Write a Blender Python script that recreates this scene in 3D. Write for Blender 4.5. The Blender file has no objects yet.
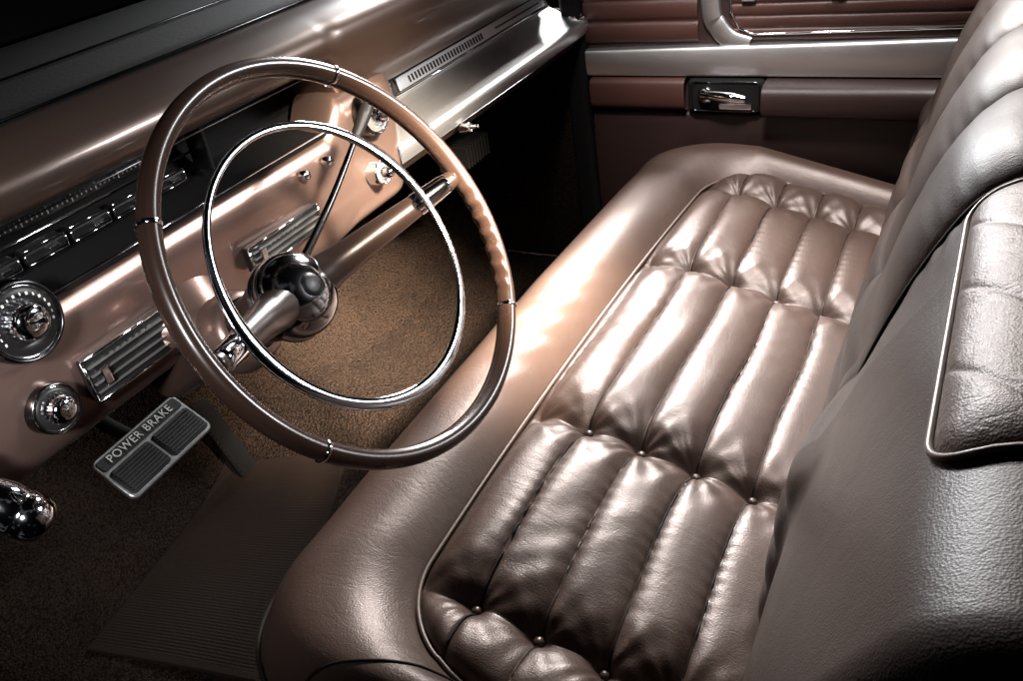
import bpy, bmesh, math, random
import numpy as np
from mathutils import Vector, Matrix
random.seed(4)
scn=bpy.context.scene
col=bpy.context.collection
# ------------------------------------------------------------ materials
def nodes(name):
    m=bpy.data.materials.new(name);m.use_nodes=True
    nt=m.node_tree;b=nt.nodes["Principled BSDF"]
    return m,nt,b
def N(nt,t,**k):
    n=nt.nodes.new(t)
    for a,v in k.items():
        if a in n.inputs: n.inputs[a].default_value=v
        else: setattr(n,a,v)
    return n
def L(nt,a,b): nt.links.new(a,b)
def leather(name,c,rough=.4,metal=.3,grain=600,gs=.30,ws=.04,cs=.12,var=.2,spec=.5):
    m,nt,b=nodes(name)
    tc=N(nt,"ShaderNodeTexCoord")
    vo=N(nt,"ShaderNodeTexVoronoi",feature='F1');vo.inputs["Scale"].default_value=grain
    L(nt,tc.outputs["Object"],vo.inputs["Vector"])
    no=N(nt,"ShaderNodeTexNoise");no.inputs["Scale"].default_value=16;no.inputs["Detail"].default_value=6;no.inputs["Roughness"].default_value=.5;no.inputs["Distortion"].default_value=.8
    L(nt,tc.outputs["Object"],no.inputs["Vector"])
    def crease(scale,rot,stretch,k):
        mp=N(nt,"ShaderNodeMapping");mp.inputs["Scale"].default_value=stretch;mp.inputs["Rotation"].default_value=rot
        L(nt,tc.outputs["Object"],mp.inputs["Vector"])
        nc=N(nt,"ShaderNodeTexNoise");nc.inputs["Scale"].default_value=scale;nc.inputs["Detail"].default_value=3;nc.inputs["Distortion"].default_value=.4
        L(nt,mp.outputs[0],nc.inputs["Vector"])
        s1=N(nt,"ShaderNodeMath",operation='SUBTRACT');s1.inputs[1].default_value=.5;L(nt,nc.outputs["Fac"],s1.inputs[0])
        s2=N(nt,"ShaderNodeMath",operation='ABSOLUTE');L(nt,s1.outputs[0],s2.inputs[0])
        s3=N(nt,"ShaderNodeMath",operation='MULTIPLY',use_clamp=True);s3.inputs[1].default_value=k;L(nt,s2.outputs[0],s3.inputs[0])
        return s3
    c1=crease(11,(0,0,.6),(.7,1.3,1.0),16);c2=crease(34,(0,0,-.4),(1.5,.5,1.0),14)
    ad=N(nt,"ShaderNodeMath",operation='ADD');L(nt,c1.outputs[0],ad.inputs[0]);L(nt,c2.outputs[0],ad.inputs[1])
    n2=N(nt,"ShaderNodeTexNoise");n2.inputs["Scale"].default_value=3.5;n2.inputs["Detail"].default_value=4
    L(nt,tc.outputs["Object"],n2.inputs["Vector"])
    b1=N(nt,"ShaderNodeBump");b1.inputs["Strength"].default_value=ws;b1.inputs["Distance"].default_value=.010
    L(nt,no.outputs["Fac"],b1.inputs["Height"])
    b3=N(nt,"ShaderNodeBump");b3.inputs["Strength"].default_value=cs;b3.inputs["Distance"].default_value=.0007
    L(nt,ad.outputs[0],b3.inputs["Height"]);L(nt,b1.outputs[0],b3.inputs["Normal"])
    b2=N(nt,"ShaderNodeBump");b2.inputs["Strength"].default_value=gs;b2.inputs["Distance"].default_value=.0007
    L(nt,vo.outputs["Distance"],b2.inputs["Height"]);L(nt,b3.outputs[0],b2.inputs["Normal"])
    L(nt,b2.outputs[0],b.inputs["Normal"])
    cr=N(nt,"ShaderNodeValToRGB")
    cr.color_ramp.elements[0].position=.3;cr.color_ramp.elements[1].position=.72
    cr.color_ramp.elements[0].color=(c[0]*(1-var),c[1]*(1-var),c[2]*(1-var),1)
    cr.color_ramp.elements[1].color=(c[0]*(1+var),c[1]*(1+var),c[2]*(1+var),1)
    L(nt,n2.outputs["Fac"],cr.inputs[0]);L(nt,cr.outputs[0],b.inputs["Base Color"])
    mr=N(nt,"ShaderNodeMapRange");mr.inputs["To Min"].default_value=rough-.05;mr.inputs["To Max"].default_value=rough+.08
    L(nt,no.outputs["Fac"],mr.inputs["Value"]);L(nt,mr.outputs[0],b.inputs["Roughness"])
    b.inputs["Metallic"].default_value=metal
    b.inputs["Specular IOR Level"].default_value=spec
    return m
def simple(name,c,rough=.3,metal=0,coat=0,bump=0,bs=200,rv=.05,spec=.5):
    m,nt,b=nodes(name)
    b.inputs["Base Color"].default_value=(*c,1);b.inputs["Metallic"].default_value=metal
    tc=N(nt,"ShaderNodeTexCoord")
    no=N(nt,"ShaderNodeTexNoise");no.inputs["Scale"].default_value=bs;no.inputs["Detail"].default_value=5
    L(nt,tc.outputs["Object"],no.inputs["Vector"])
    n3=N(nt,"ShaderNodeTexNoise");n3.inputs["Scale"].default_value=9;n3.inputs["Detail"].default_value=8
    L(nt,tc.outputs["Object"],n3.inputs["Vector"])
    mr=N(nt,"ShaderNodeMapRange");mr.inputs["To Min"].default_value=max(.02,rough-rv);mr.inputs["To Max"].default_value=rough+rv
    L(nt,n3.outputs["Fac"],mr.inputs["Value"]);L(nt,mr.outputs[0],b.inputs["Roughness"])
    if bump:
        b1=N(nt,"ShaderNodeBump");b1.inputs["Strength"].default_value=bump;b1.inputs["Distance"].default_value=.002
        L(nt,no.outputs["Fac"],b1.inputs["Height"]);L(nt,b1.outputs[0],b.inputs["Normal"])
    b.inputs["Coat Weight"].default_value=coat;b.inputs["Coat Roughness"].default_value=.08
    b.inputs["Specular IOR Level"].default_value=spec
    return m
LEA=(.066,.040,.031)
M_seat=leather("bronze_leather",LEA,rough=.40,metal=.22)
M_back_shaded=leather("bronze_leather_shaded",(.030,.019,.015),rough=.44,metal=.15,cs=.08,gs=.25,ws=.02,spec=.35)  # seat leather with the backrest's shade put into a darker base colour
M_pipe=leather("piping_leather",(.13,.095,.080),rough=.4,metal=.2,ws=.02,gs=.1,cs=0)
M_burg=leather("oxblood_leather",(.046,.017,.013),rough=.42,metal=.05,ws=.08,gs=.3,cs=.1)
M_arm=leather("dark_oxblood_vinyl",(.018,.008,.007),rough=.42,metal=.05,ws=.05,gs=.3,cs=.05)
M_paint=simple("bronze_metallic_paint",(.215,.140,.116),rough=.30,metal=.8,coat=.5,bump=.03,bs=900)
M_roll=simple("brown_dash_paint",(.054,.033,.025),rough=.34,metal=.5,coat=.2,bump=.05,bs=700)
M_chrome=simple("chrome",(.84,.85,.88),rough=.07,metal=1,rv=.03)
M_black=simple("black_plastic",(.007,.0065,.0065),rough=.38,bump=.05,spec=.35)
M_dark=simple("dark_steel",(.09,.09,.095),rough=.2,metal=1)
M_matte=simple("black_matte",(.005,.0046,.0046),rough=.8,bump=.3,spec=.1)
M_rim=simple("brown_bakelite",(.032,.017,.012),rough=.27,metal=.1,coat=.3)
M_spoke=simple("brown_spoke_paint",(.028,.016,.012),rough=.32,metal=.2,coat=.2)
M_glass=simple("gauge_glass",(.008,.008,.009),rough=.14,coat=.2)
M_white=simple("faded_white_marking",(.50,.48,.44),rough=.5)
M_rubber=simple("pedal_rubber",(.011,.0105,.010),rough=.7,bump=.3,bs=400,spec=.3)
M_alu=simple("worn_aluminium",(.42,.42,.41),rough=.38,metal=.9,bump=.25,bs=120,rv=.1)
M_seam=simple("dark_seam_thread",(.010,.007,.006),rough=.7,spec=.2)
def brushed():
    m,nt,b=nodes("brushed_metal");b.inputs["Metallic"].default_value=1
    tc=N(nt,"ShaderNodeTexCoord");mp=N(nt,"ShaderNodeMapping");mp.inputs["Scale"].default_value=(3,500,500)
    no=N(nt,"ShaderNodeTexNoise");no.inputs["Scale"].default_value=2;no.inputs["Detail"].default_value=4
    L(nt,tc.outputs["Object"],mp.inputs["Vector"]);L(nt,mp.outputs[0],no.inputs["Vector"])
    cr=N(nt,"ShaderNodeValToRGB");cr.color_ramp.elements[0].color=(.66,.66,.67,1);cr.color_ramp.elements[1].color=(.88,.88,.89,1)
    L(nt,no.outputs["Fac"],cr.inputs[0]);L(nt,cr.outputs[0],b.inputs["Base Color"])
    b.inputs["Roughness"].default_value=.42
    bp=N(nt,"ShaderNodeBump");bp.inputs["Strength"].default_value=.15;bp.inputs["Distance"].default_value=.001
    L(nt,no.outputs["Fac"],bp.inputs["Height"]);L(nt,bp.outputs[0],b.inputs["Normal"])
    return m
M_brush=brushed()
M_satin=simple("satin_door_metal",(.62,.61,.62),rough=.40,metal=1,bump=.08,bs=60)
def carpet():
    m,nt,b=nodes("carpet_pile")
    tc=N(nt,"ShaderNodeTexCoord")
    vo=N(nt,"ShaderNodeTexVoronoi");vo.inputs["Scale"].default_value=240
    no=N(nt,"ShaderNodeTexNoise");no.inputs["Scale"].default_value=120;no.inputs["Detail"].default_value=7;no.inputs["Roughness"].default_value=.7
    n2=N(nt,"ShaderNodeTexNoise");n2.inputs["Scale"].default_value=9;n2.inputs["Detail"].default_value=5
    for n in (vo,no,n2): L(nt,tc.outputs["Object"],n.inputs["Vector"])
    cr=N(nt,"ShaderNodeValToRGB");cr.color_ramp.elements[0].color=(.125,.072,.046,1);cr.color_ramp.elements[1].color=(.022,.013,.009,1)
    cr.color_ramp.elements[1].position=.8
    L(nt,vo.outputs["Distance"],cr.inputs[0])
    mx=N(nt,"ShaderNodeMixRGB",blend_type='MULTIPLY');mx.inputs[0].default_value=.75
    L(nt,cr.outputs[0],mx.inputs[1]);L(nt,n2.outputs["Fac"],mx.inputs[2])
    m3=N(nt,"ShaderNodeMixRGB",blend_type='MULTIPLY');m3.inputs[0].default_value=.7
    L(nt,mx.outputs[0],m3.inputs[1]);L(nt,no.outputs["Fac"],m3.inputs[2]);L(nt,m3.outputs[0],b.inputs["Base Color"])
    ad=N(nt,"ShaderNodeMath",operation='SUBTRACT');L(nt,no.outputs["Fac"],ad.inputs[0]);L(nt,vo.outputs["Distance"],ad.inputs[1])
    bp=N(nt,"ShaderNodeBump");bp.inputs["Strength"].default_value=1;bp.inputs["Distance"].default_value=.012
    L(nt,ad.outputs[0],bp.inputs["Height"]);L(nt,bp.outputs[0],b.inputs["Normal"])
    b.inputs["Roughness"].default_value=.95;b.inputs["Specular IOR Level"].default_value=.1
    return m
M_carpet=carpet()
# ------------------------------------------------------------ helpers
def thing(name,label,cat,loc):
    e=bpy.data.objects.new(name,None);e.empty_display_size=.05;e.location=loc;col.objects.link(e)
    e["label"]=label;e["category"]=cat;return e
def attach(o,p):
    o.parent=p
    if p is not None:
        bpy.context.view_layer.update()
        o.matrix_parent_inverse=p.matrix_world.inverted()
def mk(name,V,Fc,mat,parent=None,smooth=True,matrix=None,bevel=0,label=None):
    me=bpy.data.meshes.new(name)
    V=np.asarray(V,float)
    me.from_pydata([tuple(v) for v in V],[],[tuple(f) for f in Fc]);me.materials.append(mat)
    me.validate();me.update()
    if smooth: me.polygons.foreach_set("use_smooth",[True]*len(me.polygons))
    o=bpy.data.objects.new(name,me);col.objects.link(o)
    if matrix is not None: o.matrix_world=matrix
    if bevel:
        b=o.modifiers.new("b","BEVEL");b.width=bevel;b.segments=3;b.limit_method='ANGLE';b.angle_limit=.6
    if parent is not None: attach(o,parent)
    if label:o["label"]=label
    return o
def gridfaces(nu,nv,cu=False,cv=False):
    F=[]
    for i in range(nu if cu else nu-1):
        a=i*nv;b=((i+1)%nu)*nv
        for j in range(nv if cv else nv-1):
            k=(j+1)%nv
            F.append((a+j,b+j,b+k,a+k))
    return F
def join(parts):
    V=[];F=[];o=0
    for v,f in parts:
        v=np.asarray(v,float);V.append(v);F+= [tuple(i+o for i in q) for q in f];o+=len(v)
    return np.concatenate(V),F
def box(c,s,rot=None):
    c=np.array(c,float);h=np.array(s,float)/2
    v=np.array([[x,y,z] for x in(-1,1) for y in(-1,1) for z in(-1,1)],float)*h
    if rot is not None: v=v@np.array(rot.to_3x3()).T
    return v+c,[(0,1,3,2),(4,6,7,5),(0,4,5,1),(2,3,7,6),(0,2,6,4),(1,5,7,3)]
def plate(w,h,r,z0,z1,cx=0,cy=0):
    P=[]
    for sx,sy,a0 in ((1,1,0),(-1,1,90),(-1,-1,180),(1,-1,270)):
        for i in range(9):
            t=math.radians(a0+90*i/8);P.append((cx+sx*(w/2-r)+r*math.cos(t),cy+sy*(h/2-r)+r*math.sin(t)))
    n=len(P);e=.0015;V=[(x,y,z0) for x,y in P]+[(x,y,z1-e) for x,y in P]+[(cx+(x-cx)*(1-2*e/w),cy+(y-cy)*(1-2*e/h),z1) for x,y in P]
    F=[tuple(range(n))[::-1],tuple(range(2*n,3*n))]
    for q in range(2):
        for i in range(n): F.append((q*n+i,q*n+(i+1)%n,(q+1)*n+(i+1)%n,(q+1)*n+i))
    return V,F
def lathe(prof,n=48,c=(0,0,0),axis=None):
    a=Vector(axis or (0,0,1)).normalized();q=Vector((0,0,1)).rotation_difference(a).to_matrix()
    V=[]
    for k in range(n):
        t=2*math.pi*k/n
        for r,h in prof: V.append(q@Vector((r*math.cos(t),r*math.sin(t),h))+Vector(c))
    F=gridfaces(n,len(prof),cu=True)
    return [tuple(v) for v in V],F
def tube(P,r,n=10,closed=False,caps=True):
    P=np.asarray(P,float);m=len(P);rr=np.full(m,r) if np.isscalar(r) else np.asarray(r)
    if closed: T=np.roll(P,-1,0)-np.roll(P,1,0)
    else: T=np.gradient(P,axis=0)
    T/=np.linalg.norm(T,axis=1)[:,None]+1e-12
    up=np.array([0,0,1.]) if abs(T[0][2])<.9 else np.array([1.,0,0])
    V=[];a=np.cross(T[0],up);a/=np.linalg.norm(a)
    for i in range(m):
        a=a-T[i]*(a@T[i]);a/=np.linalg.norm(a);b=np.cross(T[i],a)
        for k in range(n):
            t=2*math.pi*k/n;V.append(P[i]+rr[i]*(math.cos(t)*a+math.sin(t)*b))
    F=gridfaces(m,n,cu=closed,cv=True)
    if caps and not closed:
        F.append(tuple(range(n)));F.append(tuple((m-1)*n+k for k in range(n))[::-1])
    return np.array(V),F
def spline(pts,n):
    pts=np.array(pts,float);m=len(pts)
    d=np.r_[0,np.cumsum(np.linalg.norm(np.diff(pts,axis=0),axis=1))]
    P=np.vstack([2*pts[0]-pts[1],pts,2*pts[-1]-pts[-2]]);out=[]
    for s in np.linspace(0,d[-1],n):
        i=min(max(np.searchsorted(d,s)-1,0),m-2);t=(s-d[i])/(d[i+1]-d[i]+1e-12)
        p0,p1,p2,p3=P[i],P[i+1],P[i+2],P[i+3]
        out.append(.5*((2*p1)+(-p0+p2)*t+(2*p0-5*p1+4*p2-p3)*t*t+(-p0+3*p1-3*p2+p3)*t**3))
    return np.array(out)
def sweepx(prof,x0,x1,nx=2,n=60,smoothp=True):
    p=spline(prof,n) if smoothp else np.array(prof,float)
    xs=np.linspace(x0,x1,nx);V=[]
    for x in xs:
        for q in p: V.append((x,q[0],q[1]))
    return np.array(V),gridfaces(nx,len(p))
def textmesh(name,body,size,mat,parent,matrix,extrude=.0006,space=1):
    cu=bpy.data.curves.new(name,"FONT");cu.body=body;cu.size=size;cu.extrude=extrude;cu.align_x='CENTER';cu.align_y='CENTER';cu.space_character=space
    o=bpy.data.objects.new(name+"_tmp",cu);col.objects.link(o)
    bpy.context.view_layer.update();dg=bpy.context.evaluated_depsgraph_get()
    me=bpy.data.meshes.new_from_object(o.evaluated_get(dg));bpy.data.objects.remove(o)
    me.materials.clear();me.materials.append(mat)
    t=bpy.data.objects.new(name,me);col.objects.link(t);t.matrix_world=matrix;attach(t,parent);return t
def frame(loc,ex,ey):
    ex=Vector(ex).normalized();ey=Vector(ey);ey=(ey-ex*ey.dot(ex)).normalized();ez=ex.cross(ey)
    return Matrix(((ex.x,ey.x,ez.x,loc[0]),(ex.y,ey.y,ez.y,loc[1]),(ex.z,ey.z,ez.z,loc[2]),(0,0,0,1)))
# ------------------------------------------------------------ floor
def zfloor(x,y):
    z=-.32+.085*np.exp(-(x/.17)**2)
    z=z+np.where(y>.78,(y-.78)*.85,0)
    return z
xs=np.linspace(-1.0,.80,420);ys=np.linspace(-.7,1.35,460)
X,Y=np.meshgrid(xs,ys,indexing='ij')
rng=np.random.default_rng(3)
Z=zfloor(X,Y)+rng.normal(0,.0016,X.shape)+.003*np.sin(X*21+np.sin(Y*9)*2)*np.sin(Y*17)
fl=mk("floor",np.stack([X,Y,Z],-1).reshape(-1,3),gridfaces(420,460),M_carpet)
fl["kind"]="structure";fl["label"]="brown loop pile carpet covering the car floor";fl["category"]="floor"
mt=thing("floor_mat","dark brown ribbed rubber heel mat lying on the carpet","mat",(-.38,.65,-.31))
cr=[np.array(c) for c in((-.62,.73),(-.56,.42),(-.12,.56),(-.20,.80))]
nu,nv=120,600;V=[]
for i in range(nu):
    u=i/(nu-1)
    for j in range(nv):
        v=j/(nv-1)
        p=(cr[0]*(1-u)+cr[1]*u)*(1-v)+(cr[3]*(1-u)+cr[2]*u)*v
        e=min(u,1-u,v,1-v);bord=e<.03
        r=0 if bord else .0005*math.sin(v*2*math.pi*75)
        z=zfloor(p[0],p[1])+.007+r-(.007 if e<=0 else 0)+.002*math.sin(p[0]*14)*math.sin(p[1]*19)
        V.append((p[0],p[1],float(z)))
mk("ribbed_mat",V,gridfaces(nu,nv),simple("mat_rubber",(.014,.0085,.006),rough=.85,bump=.8,bs=230,spec=.1),mt)
# ------------------------------------------------------------ bench seat
seat=thing("bench_seat","bronze leather bench seat with tufted channels standing on the carpet","seat",(0,-.05,-.32))
def rrect(x0,x1,y0,y1,r,ns=90,nc=40,bow=0):
    P=[]
    def seg(a,b,n):
        for i in range(n): P.append((a[0]+(b[0]-a[0])*i/n,a[1]+(b[1]-a[1])*i/n))
    def arc(c,a0,n):
        for i in range(n):
            t=math.radians(a0+90*i/n);P.append((c[0]+r*math.cos(t),c[1]+r*math.sin(t)))
    seg((x1,y0+r),(x1,y1-r),ns//2);arc((x1-r,y1-r),0,nc)
    seg((x1-r,y1),(x0+r,y1),ns*2);arc((x0+r,y1-r),90,nc)
    seg((x0,y1-r),(x0,y0+r),ns//2);arc((x0+r,y0+r),180,nc)
    seg((x0+r,y0),(x1-r,y0),ns*2);arc((x1-r,y0+r),270,nc)
    P=np.array(P)
    if bow: P[:,1]+=np.where(P[:,1]>0,bow*(1-(P[:,0]/.65)**2),0)
    return P
IN=dict(x0=-.628,x1=.645,y0=-.38,y1=.068,r=.125)
Pin=rrect(**IN,bow=.020)
Pout=rrect(-.705,.750,-.46,.245,.130,bow=.012)
def zb(y): return np.where(y<0,.2575*y,.06*y)
xr=[-.54,-.225,.225,.54];s=.0753*math.cos(.252)
yr=[0,-s,-2*s,-3*s]
nx,ny=760,300
X,Y=np.meshgrid(np.linspace(-.655,.675,nx),np.linspace(-.40,.105,ny),indexing='ij')
Yw=Y+.0030*np.sin(X*9+1)+.0012*np.sin(X*23)
k=(0-Yw)/s
fr=k-np.floor(k)
pl=np.clip(1-np.abs(2*fr-1)**2.6,0,1)**.66
dx=np.min([np.abs(X-(a+.003*np.sin(Y*60+a*7))) for a in xr],axis=0)
P=1-np.exp(-(dx/.030)**1.15)
rowdip=.0175
kn=np.floor(k)
Zs=zb(Y)+P*rowdip*(1+.10*np.sin(kn*2.3+X*4))+pl*(.0112*(.35+.65*P))*(1+.14*np.sin(kn*1.7+X*5+1))
for a in xr:
    for b in yr+[ .075,-4*s]:
        r2=(X-a)**2+(Y-b)**2;r=np.sqrt(r2)+1e-5;th=np.arctan2(Y-b,X-a)
        Zs-=.011*np.exp(-(r/.014)**1.5)
        ph=random.random()*6;am=.7+.6*random.random()
        Zs+=am*.0009*np.sin(7*th+ph+2*np.sin(th*2+ph))*np.exp(-((r-.026)/.018)**2)
        Zs+=am*.0007*np.sin(11*th+ph*2)*np.exp(-((r-.055)/.027)**2)
Zs+=.0005*np.sin(X*240+6*np.sin(X*17)+np.floor(k)*2)*np.exp(-np.minimum(fr,1-fr)*9)
Zs+=.0009*np.sin(X*27+3*np.sin(Y*13)+Y*40)*P
Zs+=.0004*np.sin(X*95+Y*60+5*np.sin(X*12+Y*9))*P*np.clip(np.sin(X*8+Y*25),0,1)
def sdr(X,Y):
    cx=(IN['x0']+IN['x1'])/2;cy=(IN['y0']+IN['y1'])/2
    hx=(IN['x1']-IN['x0'])/2;hy=(IN['y1']-IN['y0'])/2
    Yb=Y-np.where(Y>0,.020*(1-(X/.65)**2),0)
    qx=np.abs(X-cx)-hx+IN['r'];qy=np.abs(Yb-cy)-hy+IN['r']
    return np.hypot(np.maximum(qx,0),np.maximum(qy,0))+np.minimum(np.maximum(qx,qy),0)-IN['r']
d=-sdr(X,Y)
ed=np.where(d>0,1-np.exp(-np.clip(d,0,1)/.012),0)
base=zb(Y)-.004
Zs=base+(Zs-base)*ed+np.where(d<0,d*1.2,0)
cush=mk("seat_cushion",np.stack([X,Y,Zs],-1).reshape(-1,3),gridfaces(nx,ny),M_seat,seat)
def zat(x,y):
    i=int(round((x+.655)/1.33*(nx-1)));j=int(round((y+.40)/.505*(ny-1)));return float(Zs[i,j])
for b in yr+[-4*s]:
    pts=[]
    for x in np.linspace(-.60,.62,260):
        y=b-(.0030*math.sin(x*9+1)+.0012*math.sin(x*23))
        if -sdr(np.array(x),np.array(y))>.006: pts.append((x,y,zat(x,y)+.0003))
    mk("seam",*tube(pts,.0012,5),M_seam,cush)
W=np.r_[np.linspace(0,.12,7)[:-1],np.linspace(.12,.8,22)[:-1],np.linspace(.8,1,14)]
n=len(Pin);cols=[]
def hb_(w): return .041*(1-(1-w/.5)**2.4) if w<.5 else .041-.082*((w-.5)/.5)**2.7
for w in W:
    p=Pin*(1-w)+Pout*w
    z0=zb(p[:,1]);h=hb_(w)
    rough=.0010*np.sin(p[:,0]*26+w*5+2*np.sin(p[:,0]*11))*math.sin(math.pi*w)
    rough=rough+.0012*np.sin((p[:,0]*70+p[:,1]*95)+3*np.sin(p[:,0]*8))*math.exp(-((w-.3)/.22)**2)*np.clip(np.sin(p[:,0]*6.3+2.0),0,1)
    cols.append(np.stack([p[:,0],p[:,1],z0-.002+h+rough],-1))
for q,(w,zz) in enumerate(((1.03,-.02),(1.05,-.06),(1.04,-.14),(1.0,-.27))):
    p=Pin*(1-w)+Pout*w;z0=zb(Pout[:,1])-.043
    cols.append(np.stack([p[:,0],p[:,1],z0+zz],-1))
A=np.stack(cols,1)
mk("seat_bolster",A.reshape(-1,3),gridfaces(n,A.shape[1],cu=True),M_seat,seat)
pp=np.stack([Pin[:,0],Pin[:,1],zb(Pin[:,1])+.0042],-1)
mk("piping",*tube(pp,.0024,8,closed=True),M_pipe,seat)
pp=np.stack([Pout[:,0],Pout[:,1],zb(Pout[:,1])-.044],-1);pp[:,:2]=(Pin*(-.025)+Pout*1.025)
mk("piping",*tube(pp,.0030,8,closed=True),M_seam,seat)
def seam(i):
    return [(*(Pin[i]*(1-w)+Pout[i]*w),float(zb((Pin[i]*(1-w)+Pout[i]*w)[1]))+hb_(w)-.001) for w in W]
mk("seam",*tube(seam(45+40+180+36),.0018,6),M_seam,seat)
bprof=[(0.0001,.006),(.003,.0058),(.0055,.0042),(.0067,.0015),(.007,-.002)]
v,f=lathe(bprof,20);b0=None
M_btn=leather("button_leather",(.09,.060,.050),rough=.33,metal=.4,ws=0,gs=.1,cs=0)
for a in xr:
    for b in yr:
        if b0 is None:
            o=mk("button",v,f,M_btn,cush);b0=o
        else:
            o=b0.copy();col.objects.link(o)
        o.parent=cush;o.matrix_parent_inverse=cush.matrix_world.inverted()
        o.location=(a,b,zat(a,b)+.002)
# ---------------- backrest
prof=np.array([(-.255,-.16),(-.258,-.08),(-.268,.0),(-.292,.12),(-.330,.25),(-.368,.34),(-.398,.385),(-.44,.405),(-.50,.40),(-.55,.36),(-.56,.22),(-.55,.0),(-.54,-.3)])
prof[:,0]-=.028
prof=spline(prof,230)
tan=np.gradient(prof,axis=0);tan/=np.linalg.norm(tan,axis=1)[:,None]
nor=np.stack([tan[:,1],-tan[:,0]],-1)
if nor[60][0]<0: nor=-nor
sl=np.r_[0,np.cumsum(np.linalg.norm(np.diff(prof,axis=0),axis=1))]
nx2=560;xs=np.linspace(-.775,.735,nx2)
Xg,Sg=np.meshgrid(xs,sl,indexing='ij')
Zp=np.tile(prof[:,1],(nx2,1));Yp=np.tile(prof[:,0],(nx2,1))
front=1/(1+np.exp(-(Yp+.56)/.01))
xbs=[-.25,-.02,.22,.46,.70]
D=np.zeros_like(Xg)
rollmask=1/(1+np.exp(-(Zp-.20)/.05))*front
for a,b in zip(xbs[:-1],xbs[1:]):
    t=(Xg-a)/(b-a);inside=(t>=0)&(t<=1)
    D+=np.where(inside,.024*np.clip(1-np.abs(2*t-1)**2.8,0,1)**.65,0)*rollmask
D+=np.clip((-.25-Xg)/.12,0,1)*.016*np.exp(-((Zp-.17)/.16)**2)*front
lowmask=(1-1/(1+np.exp(-(Zp-.17)/.012)))*front/(1+np.exp(-(Xg+.42)/.008))/(1+np.exp((Xg-.66)/.008))
kk=(Sg-.03)/.062;ff=kk-np.floor(kk)
dx2=np.min([np.abs(Xg-a) for a in xr],axis=0)
D+=lowmask*(np.sqrt(np.clip(1-(2*ff-1)**2,0,1))*.010+.010*(1-np.exp(-dx2/.05)))
D+=.0010*np.sin(Xg*23+3*np.sin(Sg*11))*np.sin(Sg*27+Xg*11)
for xx in xbs[:4]:
    D+=.0009*np.sin(Sg*170+5*np.sin(Sg*23)+xx*40)*np.exp(-np.abs(Xg-xx)/.03)*rollmask
PY=Yp+nor[:,0][None]*D;PZ=Zp+nor[:,1][None]*D
de=np.minimum(Xg-xs[0],xs[-1]-Xg);R=.045
sh=np.where(de<R,R-np.sqrt(np.clip(R*R-(R-de)**2,0,None)),0)
PY-=nor[:,0][None]*sh;PZ-=nor[:,1][None]*sh
br=mk("backrest",np.stack([Xg,PY,PZ],-1).reshape(-1,3),gridfaces(nx2,len(prof)),M_back_shaded,seat)
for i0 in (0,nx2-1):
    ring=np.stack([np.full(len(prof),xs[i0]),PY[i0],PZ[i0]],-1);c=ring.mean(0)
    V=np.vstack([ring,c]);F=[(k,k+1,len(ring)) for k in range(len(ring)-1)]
    mk("side_panel",V,F,M_back_shaded,br,smooth=False)
def onp(x,sq,h):
    y=np.interp(sq,sl,prof[:,0]);z=np.interp(sq,sl,prof[:,1]);n1=np.interp(sq,sl,nor[:,0]);n2=np.interp(sq,sl,nor[:,1])
    return (x,y+n1*h,z+n2*h)
for xx in xbs[:4]:
    mk("seam",*tube([onp(xx,q,.002) for q in np.linspace(.34,sl[-1]*.62,60)],.0020,6),M_seam,br)
kz=int(np.argmax(prof[:,1]))
s_a=float(np.interp(.372,prof[:kz,1],sl[:kz]));s_b=s_a+.22
x0,x1=-.620,-.262
px=np.linspace(x0,x1,200);ps=np.linspace(s_a,s_b,150)
V=[]
for i,x in enumerate(px):
    for j,q in enumerate(ps):
        ex=min(x-px[0],px[-1]-x);ey=min(q-s_a,s_b-q)
        rr=.03
        if ex<rr and ey<rr: e=rr-math.hypot(rr-ex,rr-ey)
        else: e=min(ex,ey)
        h=.001+ .011*(1-math.exp(-max(0,e)/.012)) if e>0 else -.006
        g=((x-x0)*.8+(q-s_a)*1.0)/.085;g=abs(g-round(g))*.085
        h-=.0014*math.exp(-(g/.0035)**1.2)*min(1,max(0,e)/.01)
        h+=.0009*math.sin(x*40+q*30)*min(1,max(0,e)/.03)
        V.append(onp(x,q,h+.001))
mk("header_pad",V,gridfaces(len(px),len(ps)),leather("header_leather",(.075,.050,.041),rough=.46,metal=.2,ws=.05,gs=.35,cs=.25),br,label="padded leather panel edged with light piping")
loop=[];r=.03
for (cx,cy,a0) in ((x1-r,s_b-r,0),(x0+r,s_b-r,90),(x0+r,s_a+r,180),(x1-r,s_a+r,270)):
    for i in range(9):
        t=math.radians(a0+90*i/8);loop.append((cx+r*math.cos(t),cy+r*math.sin(t)))
full=[]
for i in range(len(loop)):
    a=np.array(loop[i]);b=np.array(loop[(i+1)%len(loop)]);m=max(1,int(np.linalg.norm(b-a)/.01))
    for k in range(m): full.append(a+(b-a)*k/m)
mk("piping",*tube([onp(q[0],q[1],.005) for q in full],.0025,8,closed=True),M_pipe,br)
ee=[onp(-.752,q,-.012) for q in np.linspace(.02,sl[-1]*.6,80)]
mk("seam",*tube(ee,.003,8),M_seam,br)
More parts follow.
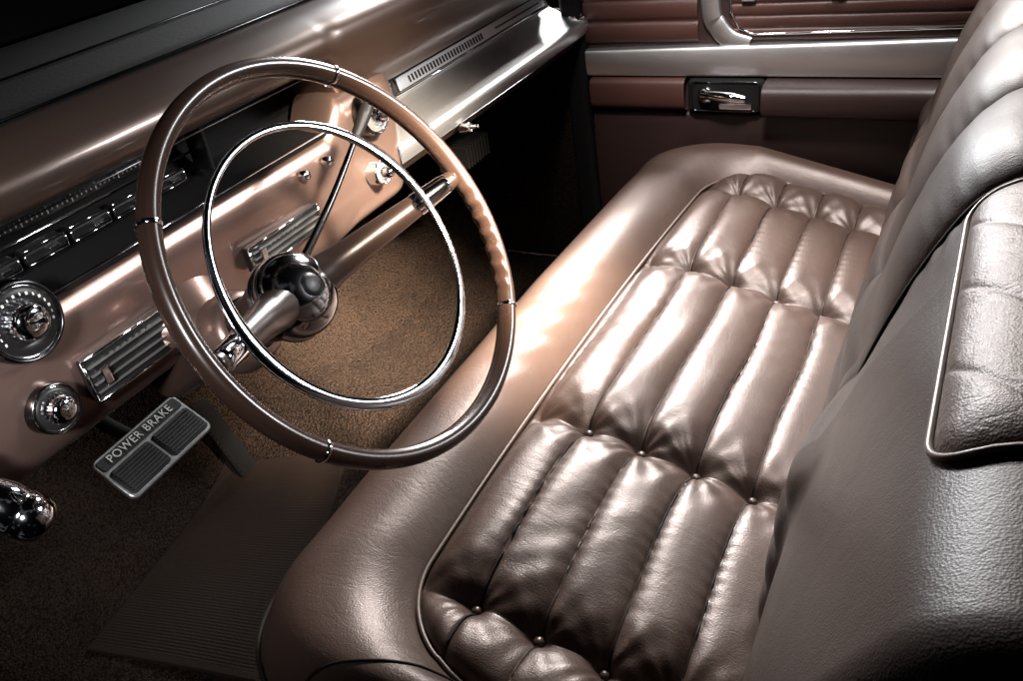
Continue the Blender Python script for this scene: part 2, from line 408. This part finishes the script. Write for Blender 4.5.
# ------------------------------------------------------------ steering wheel
t=.5392
a=Vector((0,-math.cos(t),math.sin(t)));e1=Vector((1,0,0));e2=a.cross(e1)
wc=Vector((-.4523,.1185,.3692))
MW=Matrix(((e1.x,e2.x,a.x,wc.x),(e1.y,e2.y,a.y,wc.y),(e1.z,e2.z,a.z,wc.z),(0,0,0,1)))
sw=thing("steering_wheel","thin brown two spoke steering wheel with chrome horn ring","steering wheel",wc)
sw.matrix_world=MW;bpy.context.view_layer.update()
def smk(name,V,F,mat,p=sw,**k): return mk(name,V,F,mat,p,matrix=MW.copy(),**k)
V=[];nR,nr=540,20
for i in range(nR):
    th=2*math.pi*i/nR;deg=math.degrees(th)
    if deg>180: deg-=360
    g=0
    for c0,c1 in((-44,-4),):
        if c0<deg<c1:
            fr_=(deg-c0)/(c1-c0);g=.5*(1-math.cos(2*math.pi*fr_*7))*min(1,fr_*8,(1-fr_)*8)
    for k in range(nr):
        ph=2*math.pi*k/nr
        rr=.0092*math.cos(ph);zz=.0120*math.sin(ph)
        if math.cos(ph)<0: rr*=(1.1-.42*g)
        R=.2045+rr
        V.append((R*math.cos(th),R*math.sin(th),zz))
rim=smk("rim",V,gridfaces(nR,nr,cu=True,cv=True),M_rim)
for dg in (52,143,-146,-47):
    th=math.radians(dg);c=np.array([.2045*math.cos(th),.2045*math.sin(th),0]);tg=np.array([-math.sin(th),math.cos(th),0])
    rd=np.array([math.cos(th),math.sin(th),0]);V=[]
    for w in (-.0022,-.0016,.0016,.0022):
        for k in range(20):
            ph=2*math.pi*k/20;sc=1.04 if abs(w)>.002 else 1.09
            V.append(c+tg*w+rd*.0100*sc*math.cos(ph)+np.array([0,0,.0122*sc*math.sin(ph)]))
    smk("rim_band",V,gridfaces(4,20,cv=True),M_chrome,rim)
V=[]
for i in range(260):
    th=2*math.pi*i/260
    wd=.0040+.0028*max(0,-math.sin(th+.25))+.0030*max(0,math.cos(th-.40))**6+.0030*max(0,-math.cos(th))**10
    for k in range(20):
        ph=2*math.pi*k/20;cc=math.copysign(abs(math.cos(ph))**.6,math.cos(ph));ss=math.copysign(abs(math.sin(ph))**.7,math.sin(ph))
        R=.1475+wd*cc
        V.append((R*math.cos(th),R*math.sin(th),-.012+.0018*ss-.22*wd*cc*cc))
hr=smk("horn_ring",V,gridfaces(260,20,cu=True,cv=True),M_chrome)
for sg in (1,-1):
    smk("ring_mount",*tube([(sg*.146,0,-.030),(sg*.1475,0,-.013)],[.010,.006],14),M_chrome,hr)
for sg in (1,-1):
    P=spline([(sg*.026,0,-.108),(sg*.07,0,-.088),(sg*.12,0,-.055),(sg*.165,0,-.022),(sg*.1985,0,-.003)],40)
    rr=np.interp(np.linspace(0,1,40),[0,.12,.3,.6,.8,1],[.025,.021,.0175,.0145,.0120,.010])
    sp=smk("spoke",*tube(P,rr,22),M_spoke)
    q=P[27:38].copy();q[:,2]+=.001
    smk("spoke_cap",*tube(q,np.interp(np.linspace(0,1,11),[0,.1,.9,1],[.012,.014,.0115,.009]),18),M_chrome,sp)
    q=P[22:30].copy();q[:,2]+=.0105
    smk("spoke_trim",*tube(q,.0042,8),M_chrome,sp)
hub=smk("hub",*lathe([(.0001,-.080),(.012,-.0803),(.021,-.0818),(.030,-.0852),(.038,-.0905),(.0435,-.097),(.0470,-.105),(.0482,-.114),(.0475,-.120),(.0455,-.1215),(.0475,-.123),(.049,-.128),(.046,-.134),(.036,-.138),(.03,-.139)],64),simple("hub_dark_chrome",(.55,.55,.57),rough=.09,metal=1,rv=.03))
smk("horn_emblem",*join([lathe([(.0001,-.0775),(.008,-.0780),(.0125,-.0795),(.014,-.0818)],40)]),M_black,hub)
colm=thing("steering_column","brown painted steering column leaving the dashboard","steering column",tuple(wc+a*-.36))
mk("column_tube",*lathe([(.0001,-.137),(.033,-.137),(.036,-.141),(.036,-.165),(.031,-.170),(.031,-.42)],48),M_spoke,colm,matrix=MW.copy())
mk("column_collar",*lathe([(.033,-.208),(.040,-.21),(.044,-.217),(.049,-.232),(.050,-.245),(.045,-.26)],48),M_paint,colm,matrix=MW.copy())
lev=mk("gear_lever",*tube(spline([(-.42,.275,.275),(-.37,.27,.308),(-.29,.275,.35),(-.21,.285,.395)],30),np.linspace(.0060,.0035,30),14),M_dark,colm)
mk("lever_grip",*tube(spline([(-.222,.284,.389),(-.20,.286,.401),(-.175,.289,.416),(-.165,.291,.421)],24),np.interp(np.linspace(0,1,24),[0,.1,.7,.95,1],[.004,.0065,.0090,.0080,.004]),14),M_black,lev)
mk("lever_boss",*tube([(-.455,.275,.262),(-.40,.272,.29)],.012,16),M_black,lev)
# ------------------------------------------------------------ dashboard
dash=thing("dashboard","bronze painted car dashboard with chrome trim, gauges and knobs","dashboard",(0,.5,.15))
XL,XR=-.82,.765
XM=-.115
v,f=sweepx([(.50,.452),(.455,.449),(.41,.449),(.388,.462),(.384,.482),(.395,.501),(.42,.514),(.445,.519),(.47,.519)],XL,XM,40,60)
mk("crash_roll",v,f,M_roll,dash)
# passenger side roll: lower edge eases down from the instrument hood
lo=spline([(.495,.352),(.47,.358),(.43,.378),(.402,.41),(.386,.45),(.384,.482),(.395,.501),(.42,.514),(.445,.519),(.47,.519)],70)
hi=spline([(.50,.452),(.455,.449),(.41,.449),(.388,.462),(.384,.482),(.395,.501),(.42,.514),(.445,.519),(.47,.519)],70)
V=[];xs_=np.r_[np.linspace(XM,XM+.05,24)[:-1],np.linspace(XM+.05,XR,40)]
for x in xs_:
    u=min(1,(x-XM)/.05);u=u*u*(3-2*u)
    for q0,q1 in zip(hi,lo):
        q=q0*(1-u)+q1*u;V.append((x,q[0],q[1]))
mk("crash_roll",V,gridfaces(len(xs_),70),M_roll,dash)
v,f=sweepx([(.462,.5185),(.475,.526),(.49,.528),(.56,.529),(.66,.529),(.80,.523),(.9,.513),(.98,.49)],XL,XR,30,60)
mk("dash_top",v,f,M_matte,dash,label="black dashboard top under the windshield")
mk("dash_top_trim",*tube([(XL,.466,.523),(XR,.466,.523)],.0018,8),M_dark,dash)
mk("dash_top_trim",*tube([(XL,.60,.532),(XR,.60,.532)],.0016,8),M_dark,dash)
v,f=sweepx([(.405,.452),(.44,.452),(.50,.447),(.512,.438),(.505,.415),(.492,.385),(.482,.374),(.45,.368),(.40,.364)],XL,XM+.03,3,60)
mk("instrument_recess",v,f,M_matte,dash)
mk("cluster_divider",*box((-.296,.472,.408),(.006,.034,.066)),M_black,dash,smooth=False,bevel=.003)
face=mk("instrument_glass",*box((-.555,.494,.424),(.47,.004,.040),Matrix.Rotation(.20,4,'X')),M_black,dash,smooth=False,bevel=.001)
for i,nn in enumerate(["0","10","20","30","40","50","60","70","80","90","100","110","120"]):
    textmesh("speedometer_numeral",nn,.015,M_white,face,frame((-.745+.0335*i,.489,.430),(1,0,0),(0,.2,.98)),extrude=.0003)
tk=[]
for i in range(61):
    h=.005 if i%5 else .009
    tk.append(box((-.745+.402*i/60,.4875,.4155),(.0011,.0015,h)))
mk("speedometer_scale",*join(tk),M_white,face,smooth=False)
mk("warning_lamp",*lathe([(.0001,.006),(.004,.005),(.005,0)],16,(-.72,.482,.404),(0,-1,.2)),M_white,face)
mk("chrome_strip",*tube([(XL,.486,.400),(-.30,.486,.400)],.0018,8),M_chrome,dash)
mk("chrome_strip",*tube([(XL,.405,.3665),(XM,.405,.3665)],.0020,8),M_chrome,dash)
mk("chrome_strip",*tube([(XL,.400,.4475),(XM,.400,.4475)],.0012,8),M_dark,dash)
for i in range(7):
    x=-.725+i*.060
    sw_=mk("control_switch",*box((x,.470,.388),(.052,.018,.013),Matrix.Rotation(.2,4,'X')),M_black,dash,smooth=False,bevel=.002)
    q=[(x-.026,.460,.380),(x+.026,.460,.380),(x+.026,.4615,.3955),(x-.026,.4615,.3955)]
    mk("switch_trim",*join([tube([q[i_],q[(i_+1)%4]],.0009,6) for i_ in range(4)]),M_chrome,sw_)
    mk("switch_lever",*box((x+.008,.458,.387),(.014,.006,.0035)),M_chrome,sw_,smooth=False,bevel=.001)
# one continuous painted lower panel whose end sweeps back under the tray
pa_=spline([(.47,.362),(.415,.360),(.402,.350),(.397,.33),(.399,.29),(.404,.245),(.411,.215),(.424,.199),(.45,.193),(.50,.196)],80)
pb_=spline([(.475,.405),(.435,.408),(.405,.400),(.393,.375),(.392,.33),(.397,.275),(.404,.235),(.412,.212),(.45,.196),(.50,.198)],80)
V=[];xs_=np.r_[np.linspace(XL,XM-.03,110)[:-1],np.linspace(XM-.03,.075,110)]
for x in xs_:
    u=min(1,max(0,(x-(XM-.03))/.055));u=u*u*(3-2*u)
    m=max(0,min(1,(x-.0)/.075));rec=.085*(1-math.sqrt(max(0,1-m*m)))
    for qa,qb in zip(pa_,pb_):
        q=qa*(1-u)+qb*u
        mm=math.exp(-((q[1]-.275)/.05)**2)
        V.append((x,q[0]+.004*math.sin(x*11)*mm*(1-u)+rec,q[1]))
lp=mk("lower_panel",V,gridfaces(len(xs_),80),M_paint,dash)
V=[]
for i in range(70):
    u=-1+2*i/69
    for j in range(50):
        w=-1+2*j/49
        b=math.exp(-(u*u+w*w)*2.8)
        V.append((-.452+.11*u,.432-.080*b,.262+.066*w-.01*b))
mk("column_shroud",V,gridfaces(70,50),M_paint,dash)
def louvre(x0,x1,z0,z1,y,nb=5):
    p=mk("vent",*box(((x0+x1)/2,y+.004,(z0+z1)/2),(x1-x0,.012,z1-z0)),M_black,dash,smooth=False,bevel=.002)
    fr_=[((x0,y-.003,z0),(x1,y-.003,z0)),((x1,y-.003,z0),(x1,y-.003,z1)),((x1,y-.003,z1),(x0,y-.003,z1)),((x0,y-.003,z1),(x0,y-.003,z0))]
    mk("vent_frame",*join([tube([q0,q1],.0018,8) for q0,q1 in fr_]),M_chrome,p)
    mk("vent_slats",*join([box(((x0+x1)/2,y-.003,z0+(z1-z0)*(k+1)/(nb+1)),(x1-x0-.008,.006,.0010)) for k in range(nb)]),M_alu,p,smooth=False)
    mk("vent_tab",*box((x0+.018,y-.007,(z0+z1)/2),(.010,.006,.022)),M_chrome,p,smooth=False,bevel=.0015)
    mk("vent_marking",*join([box((x0+.035+i*.009,y-.0065,z1-.008),(.004,.001,.0025)) for i in range(7)]),M_alu,p,smooth=False)
    return p
louvre(-.606,-.490,.240,.292,.392,4)
louvre(-.345,-.205,.258,.292,.390,3)
def knob(name,x,z,R,y=.397,face=M_black,cap=.5):
    ax=(0,-1,.12)
    p=mk(name,*lathe([(.0001,.010),(R*.45,.010),(R*.50,.013),(R*.80,.013),(R*.86,.010),(R*.93,.004)],56,(x,y,z),ax),face,dash)
    mk("bezel",*lathe([(R*.88,.010),(R*.90,.014),(R*.95,.015),(R,.011),(R*1.03,.0),(R*1.03,-.006)],56,(x,y,z),ax),M_dark if R>.022 else M_chrome,p)
    mk("dial_ring",*lathe([(R*.84,.0108),(R*.86,.0135),(R*.88,.0108)],56,(x,y,z),ax),M_chrome,p)
    V=[];pr=[(.0001,.032),(R*cap*.45,.0318),(R*cap*.72,.0300),(R*cap*.86,.0265),(R*cap*.92,.021),(R*cap,.016),(R*cap*1.05,.012)]
    q=Vector((0,0,1)).rotation_difference(Vector(ax).normalized()).to_matrix()
    for k in range(96):
        t=2*math.pi*k/96
        for m_,(rr,h) in enumerate(pr):
            r3=rr*(1+(.02*math.cos(24*t) if m_>3 else 0));V.append(q@Vector((r3*math.cos(t),r3*math.sin(t),h))+Vector((x,y,z)))
    mk("knob_cap",[tuple(v) for v in V],gridfaces(96,len(pr),cu=True),M_chrome,p)
    return p
kx=-.643
k1=knob("headlight_switch",kx,.366,.041,y=.392)
tk=[]
for i in range(17):
    t=math.radians(200-220*i/16);R=.041*.70
    tk.append(box((kx+R*math.cos(t),.3780,.367+R*math.sin(t)),(.0010 if i%2 else .0020,.0012,.0028)))
mk("dial_marking",*join(tk),M_white,k1,smooth=False)
knob("wiper_knob",-.652,.266,.027,y=.396,cap=.62)
knob("cigar_lighter",-.060,.276,.018,y=.390,face=M_alu)
knob("ignition_switch",-.052,.364,.030,y=.386,face=M_alu)
knob("radio_knob",.215,.245,.008,y=.40,face=M_alu)
for x,z in ((-.21,.335),(-.16,.335)):
    mk("push_button",*lathe([(.0001,.012),(.005,.012),(.0065,.009),(.007,0)],24,(x,.394,z),(0,-1,.1)),M_chrome,dash)
# passenger tray & grille
v,f=sweepx([(.412,.252),(.402,.255),(.393,.268),(.390,.282),(.396,.288),(.41,.291),(.44,.300),(.474,.313),(.482,.320)],.012,XR,60,60)
mk("chrome_tray",v,f,M_brush,dash,label="bright brushed metal shelf with rolled lip")
mk("tray_end",*box((.012,.437,.272),(.004,.086,.036)),M_chrome,dash,smooth=False,bevel=.0015)
v,f=sweepx([(.480,.318),(.484,.322),(.493,.350),(.496,.356)],.012,XR,3,10)
gr=mk("radio_grille",v,f,M_black,dash)
rx=Matrix.Rotation(-.31,4,'X')
sl_=[box((.05+i*.0075,.4865,.336),(.0042,.004,.026),rx) for i in range(13)]
sl_+=[box((.095,.4862,.336+dz),(.10,.004,.0022),rx) for dz in (-.008,.0,.008)]
mk("grille_bars",*join(sl_),M_alu,gr,smooth=False)
pl_=mk("grille_plate",*box((.455,.4855,.336),(.58,.004,.022),rx),M_brush,gr,smooth=False,bevel=.001)
mk("plate_slots",*join([box((.20+i*.0105,.4832,.336),(.0045,.002,.012),rx) for i in range(26)]+[box((.62,.4832,.336),(.20,.002,.003),rx)]),M_black,pl_,smooth=False)
mk("chrome_strip",*tube([(.012,.482,.321),(XR,.482,.321)],.0022,8),M_chrome,dash)
mk("chrome_strip",*tube([(.012,.492,.3535),(XR,.492,.3535)],.0022,8),M_chrome,dash)
v,f=sweepx([(.405,.2525),(.415,.243),(.43,.228),(.46,.215),(.52,.21),(.56,.20)],.012,XR,3,30)
mk("glovebox_underside",v,f,M_roll,dash)
mk("end_cap",*lathe([(.0001,.012),(.010,.011),(.02,.007),(.026,0)],32,(.758,.42,.29),(-1,0,0)),M_chrome,dash)
mk("under_dash",*box((0,.62,.21),(1.56,.24,.03)),M_matte,dash,smooth=False,bevel=.01)
mk("heater_vent",*join([box((.36+.012*i,.52,.125),(.005,.05,.045)) for i in range(8)]+[box((.404,.55,.125),(.11,.02,.06))]),M_black,dash,smooth=False)
fw=mk("firewall",*box((0,1.30,.3),(1.7,.04,1.2)),M_matte,None,smooth=False);fw["kind"]="structure";fw["label"]="dark firewall behind the dashboard";fw["category"]="firewall"
kp=thing("kick_panel","brown carpeted kick panel below the dashboard end","kick panel",(.75,.75,-.3))
mk("kick_carpet",*box((.775,.80,0),(.02,.72,.62)),M_carpet,kp,smooth=False,bevel=.004)
mk("pillar_trim",*box((.765,.425,.06),(.035,.05,.80)),M_matte,kp,smooth=False,bevel=.01)
# ------------------------------------------------------------ pedals
def pedal_matrix(loc,yawd,pitchd):
    return Matrix.Translation(loc)@Matrix.Rotation(math.radians(yawd),4,'Z')@Matrix.Rotation(math.radians(pitchd),4,'X')
bp=thing("brake_pedal","wide metal brake pedal with ribbed rubber pads and lettering","pedal",(-.40,.75,-.05))
PM=pedal_matrix((-.400,.675,-.056),4,38)
mk("pedal_plate",*plate(.182,.086,.012,-.008,0),M_alu,bp,smooth=False,matrix=PM.copy())
mk("letter_band",*plate(.174,.021,.005,0,.0022,0,.028),M_rubber,bp,smooth=False,matrix=PM.copy())
for sx in (-.0445,.0445):
    rb=[plate(.083,.050,.007,0,.004,sx,-.0125)]+[box((sx,-.0125-.0195+.0056*i,.0055),(.076,.0026,.004)) for i in range(8)]
    mk("rubber_pad",*join(rb),M_rubber,bp,smooth=False,matrix=PM.copy())
textmesh("lettering","POWER BRAKE",.0190,simple("letter_metal",(.50,.49,.46),rough=.5,metal=.1,bump=.4,bs=300),bp,PM@Matrix.Translation((0,.0280,.0028)),space=1.1)
mk("pedal_arm",*tube(spline([(-.40,.685,-.065),(-.40,.82,-.02),(-.40,.95,.12),(-.40,1.0,.3)],20),.012,10),M_matte,bp)
ac=thing("accelerator_pedal","black rubber accelerator pedal hinged at the floor","pedal",(-.2,.76,-.3))
PA=pedal_matrix((-.198,.79,-.232),-8,55)
rb=[plate(.040,.17,.010,-.006,.006)]+[box((0,-.070+.0095*i,.0075),(.034,.004,.004)) for i in range(16)]
mk("pedal_pad",*join(rb),M_matte,ac,smooth=False,matrix=PA)
hb=thing("parking_brake_release","chrome parking brake release handle under the dashboard","handle",(-.74,.36,.22))
kp_=[(r*1.2,h*1.15) for r,h in [(.0001,.044),(.010,.0425),(.017,.036),(.0195,.026),(.020,.018),(.0185,.016),(.020,.013),(.020,.0),(.016,-.02),(.012,-.06)]]
mk("handle_knob",*lathe(kp_,32,(-.757,.350,.240),(.30,-.55,-.6)),M_chrome,hb)
mk("handle_bracket",*box((-.765,.39,.255),(.06,.03,.045)),M_black,hb,smooth=False,bevel=.008)
# ------------------------------------------------------------ passenger door
door=thing("car_door","oxblood leather door panel with satin metal band and chrome handle","door",(.78,0,-.3))
mk("door_panel",*box((.80,-.12,.08),(.05,1.05,.80)),M_arm,door,smooth=False,bevel=.01)
def sweepy(prof,y0,y1,ny,n=40,fz=None):
    p=spline(prof,n);V=[]
    for y in np.linspace(y0,y1,ny):
        for q in p: V.append((q[0],y,q[1]+(fz(y,q[1]) if fz else 0)))
    return np.array(V),gridfaces(ny,n)
v,f=sweepy([(.775,.232),(.764,.231),(.758,.225),(.755,.20),(.758,.172),(.762,.166),(.775,.165)],-.62,.40,60,40,fz=lambda y,z:(-.02*y*(z-.165)/.06))
mk("metal_band",v,f,M_satin,door)
P=spline([(.764,.040,.226),(.764,.080,.240),(.764,.105,.268),(.764,.118,.30),(.764,.125,.45)],40)
V=[]
tn=np.gradient(P,axis=0);tn/=np.linalg.norm(tn,axis=1)[:,None]
for i in range(40):
    nn=np.array([0,-tn[i][2],tn[i][1]])
    for w,xx in ((-.020,.010),(-.019,.002),(-.016,.0),(.016,0),(.019,.002),(.020,.010)):
        V.append(P[i]+nn*w+np.array([xx,0,0]))
mk("divider_trim",V,gridfaces(40,6),M_satin,door)
def pleated(name,y0,y1,z0,z1,n,mat,amp=.006,x=.772):
    V=[];nz=n*10
    for i in range(50):
        y=y0+(y1-y0)*i/49
        for j in range(nz+1):
            z=z0+(z1-z0)*j/nz;fr_=(j/10)%1
            h=amp*math.sqrt(max(0,1-(2*fr_-1)**2))+.0008*math.sin(y*40+z*50)
            V.append((x-h,y,z))
    return mk(name,V,gridfaces(50,nz+1),mat,door)
pleated("upper_panel",-.62,.075,.238,.50,11,M_burg,.004)
pleated("quarter_panel",.145,.40,.236,.50,6,M_burg,.008)
mk("upper_panel_trim",*tube([(.766,-.62,.262),(.766,.03,.250),(.766,.058,.262),(.766,.078,.30),(.766,.085,.5)],.0022,8),M_chrome,door)
v,f=sweepy([(.775,.163),(.74,.162),(.715,.155),(.707,.135),(.710,.105),(.73,.092),(.775,.088)],-.60,.000,60,40)
mk("armrest",v,f,M_arm,door)
v,f=sweepy([(.775,.163),(.755,.162),(.745,.155),(.742,.13),(.745,.105),(.755,.095),(.775,.09)],.172,.39,30,40)
mk("armrest",v,f,M_burg,door)
v,f=sweepy([(.775,.085),(.766,.08),(.762,.0),(.766,-.15),(.775,-.2)],-.60,.395,40,40)
mk("lower_panel",v,f,M_arm,door)
hd=mk("door_handle",*box((.762,.085,.126),(.024,.164,.072)),M_matte,door,smooth=False,bevel=.010)
def rl(y0,y1,z0,z1,x,r=.010):
    P=[]
    for cy,cz,a0 in ((y1-r,z1-r,0),(y0+r,z1-r,90),(y0+r,z0+r,180),(y1-r,z0+r,270)):
        for i in range(7):
            t=math.radians(a0+90*i/6);P.append((x,cy+r*math.cos(t),cz+r*math.sin(t)))
    return P
mk("handle_frame",*tube(rl(.014,.156,.096,.158,.749),.0022,8,closed=True),M_dark,hd)
mk("handle_lever",*tube(spline([(.742,.128,.134),(.728,.105,.136),(.724,.07,.134),(.728,.035,.128)],24),np.interp(np.linspace(0,1,24),[0,.15,.7,1],[.014,.010,.0115,.008]),14),M_chrome,hd)
mk("handle_button",*lathe([(.0001,.016),(.011,.015),(.015,.010),(.018,.004),(.019,0)],28,(.749,.125,.130),(-1,0,0)),M_chrome,hd)
mk("lock_plate",*box((.745,.062,.108),(.008,.070,.014)),M_chrome,hd,smooth=False,bevel=.003)
for y in (.04,-.13):
    mk("panel_clip",*join([box((.762,y,.318),(.006,.026,.004)),box((.762,y-.012,.33),(.006,.004,.024)),box((.762,y+.012,.33),(.006,.004,.024))]),M_alu,door,smooth=False,bevel=.001)
ws=thing("windshield","dark windshield with slim lower trim above the dashboard","windshield",(0,.98,.5))
mk("windshield_trim",*tube([(XL,.985,.505),(XR,.985,.505)],.006,10),M_dark,ws)
mk("windshield_pane",*box((0,1.12,.72),(1.7,.006,.52),Matrix.Rotation(-.6,4,'X')),M_glass,ws,smooth=False)
# ------------------------------------------------------------ camera
y_,pi_,r_=.5594,.5624,-.1614
F=Vector((math.cos(pi_)*math.cos(y_),math.cos(pi_)*math.sin(y_),-math.sin(pi_)))
R0=Vector((math.sin(y_),-math.cos(y_),0));U0=R0.cross(F)
R=R0*math.cos(r_)+U0*math.sin(r_);U=U0*math.cos(r_)-R0*math.sin(r_)
cd=bpy.data.cameras.new("camera");cd.lens=868.56/1023*36;cd.sensor_width=36;cd.clip_start=.02;cd.clip_end=100
co=bpy.data.objects.new("camera",cd);col.objects.link(co)
co.matrix_world=Matrix(((R.x,U.x,-F.x,-1.0421),(R.y,U.y,-F.y,-.4145),(R.z,U.z,-F.z,.7359),(0,0,0,1)))
scn.camera=co
# ------------------------------------------------------------ light
w=bpy.data.worlds.new("World");scn.world=w;w.use_nodes=True;nt=w.node_tree
bg=nt.nodes["Background"]
tc=N(nt,"ShaderNodeTexCoord");no=N(nt,"ShaderNodeTexNoise");no.inputs["Scale"].default_value=2.2;no.inputs["Detail"].default_value=2
L(nt,tc.outputs["Generated"],no.inputs["Vector"])
cr=N(nt,"ShaderNodeValToRGB");cr.color_ramp.elements[0].position=.58;cr.color_ramp.elements[0].color=(.012,.012,.014,1)
cr.color_ramp.elements[1].position=.66;cr.color_ramp.elements[1].color=(.62,.66,.74,1)
L(nt,no.outputs["Fac"],cr.inputs[0]);L(nt,cr.outputs[0],bg.inputs[0]);bg.inputs[1].default_value=.07
def area(name,loc,target,sx,sy,power,colr=(1,1,1),spread=math.pi):
    l=bpy.data.lights.new(name,'AREA');l.shape='RECTANGLE';l.size=sx;l.size_y=sy;l.energy=power;l.color=colr;l.spread=spread
    o=bpy.data.objects.new(name,l);col.objects.link(o);o.location=loc
    o.rotation_euler=(Vector(target)-Vector(loc)).to_track_quat('-Z','Y').to_euler();return o
area("key_softbox",(1.50,.40,1.25),(.38,.03,0),.35,.65,23,(1,.96,.93),math.radians(60))
area("top_softbox",(.35,-.55,1.6),(.38,-.24,.1),.35,.2,5.5,(1,.97,.94),math.radians(46))
area("dash_softbox",(1.9,1.15,1.0),(.35,.42,.3),.5,.5,11,(.95,.97,1),math.radians(36))
area("rear_softbox",(.95,-1.35,1.15),(-.36,.34,.38),.8,.3,2.0,(.97,.98,1),math.radians(28))
area("driver_softbox",(-1.5,-.25,.95),(-.55,.50,.15),.2,.2,1.9,(.97,.97,1),math.radians(32))
area("door_softbox",(-.2,-.1,1.5),(.76,.10,.25),.2,.2,1.5,(1,.97,.95),math.radians(26))
area("floor_spot",(-.6,-1.0,1.3),(.20,.75,-.25),.20,.20,17,(1,.86,.68),math.radians(19))
scn.view_settings.view_transform='Standard';scn.view_settings.look='None'
scn.view_settings.exposure=0
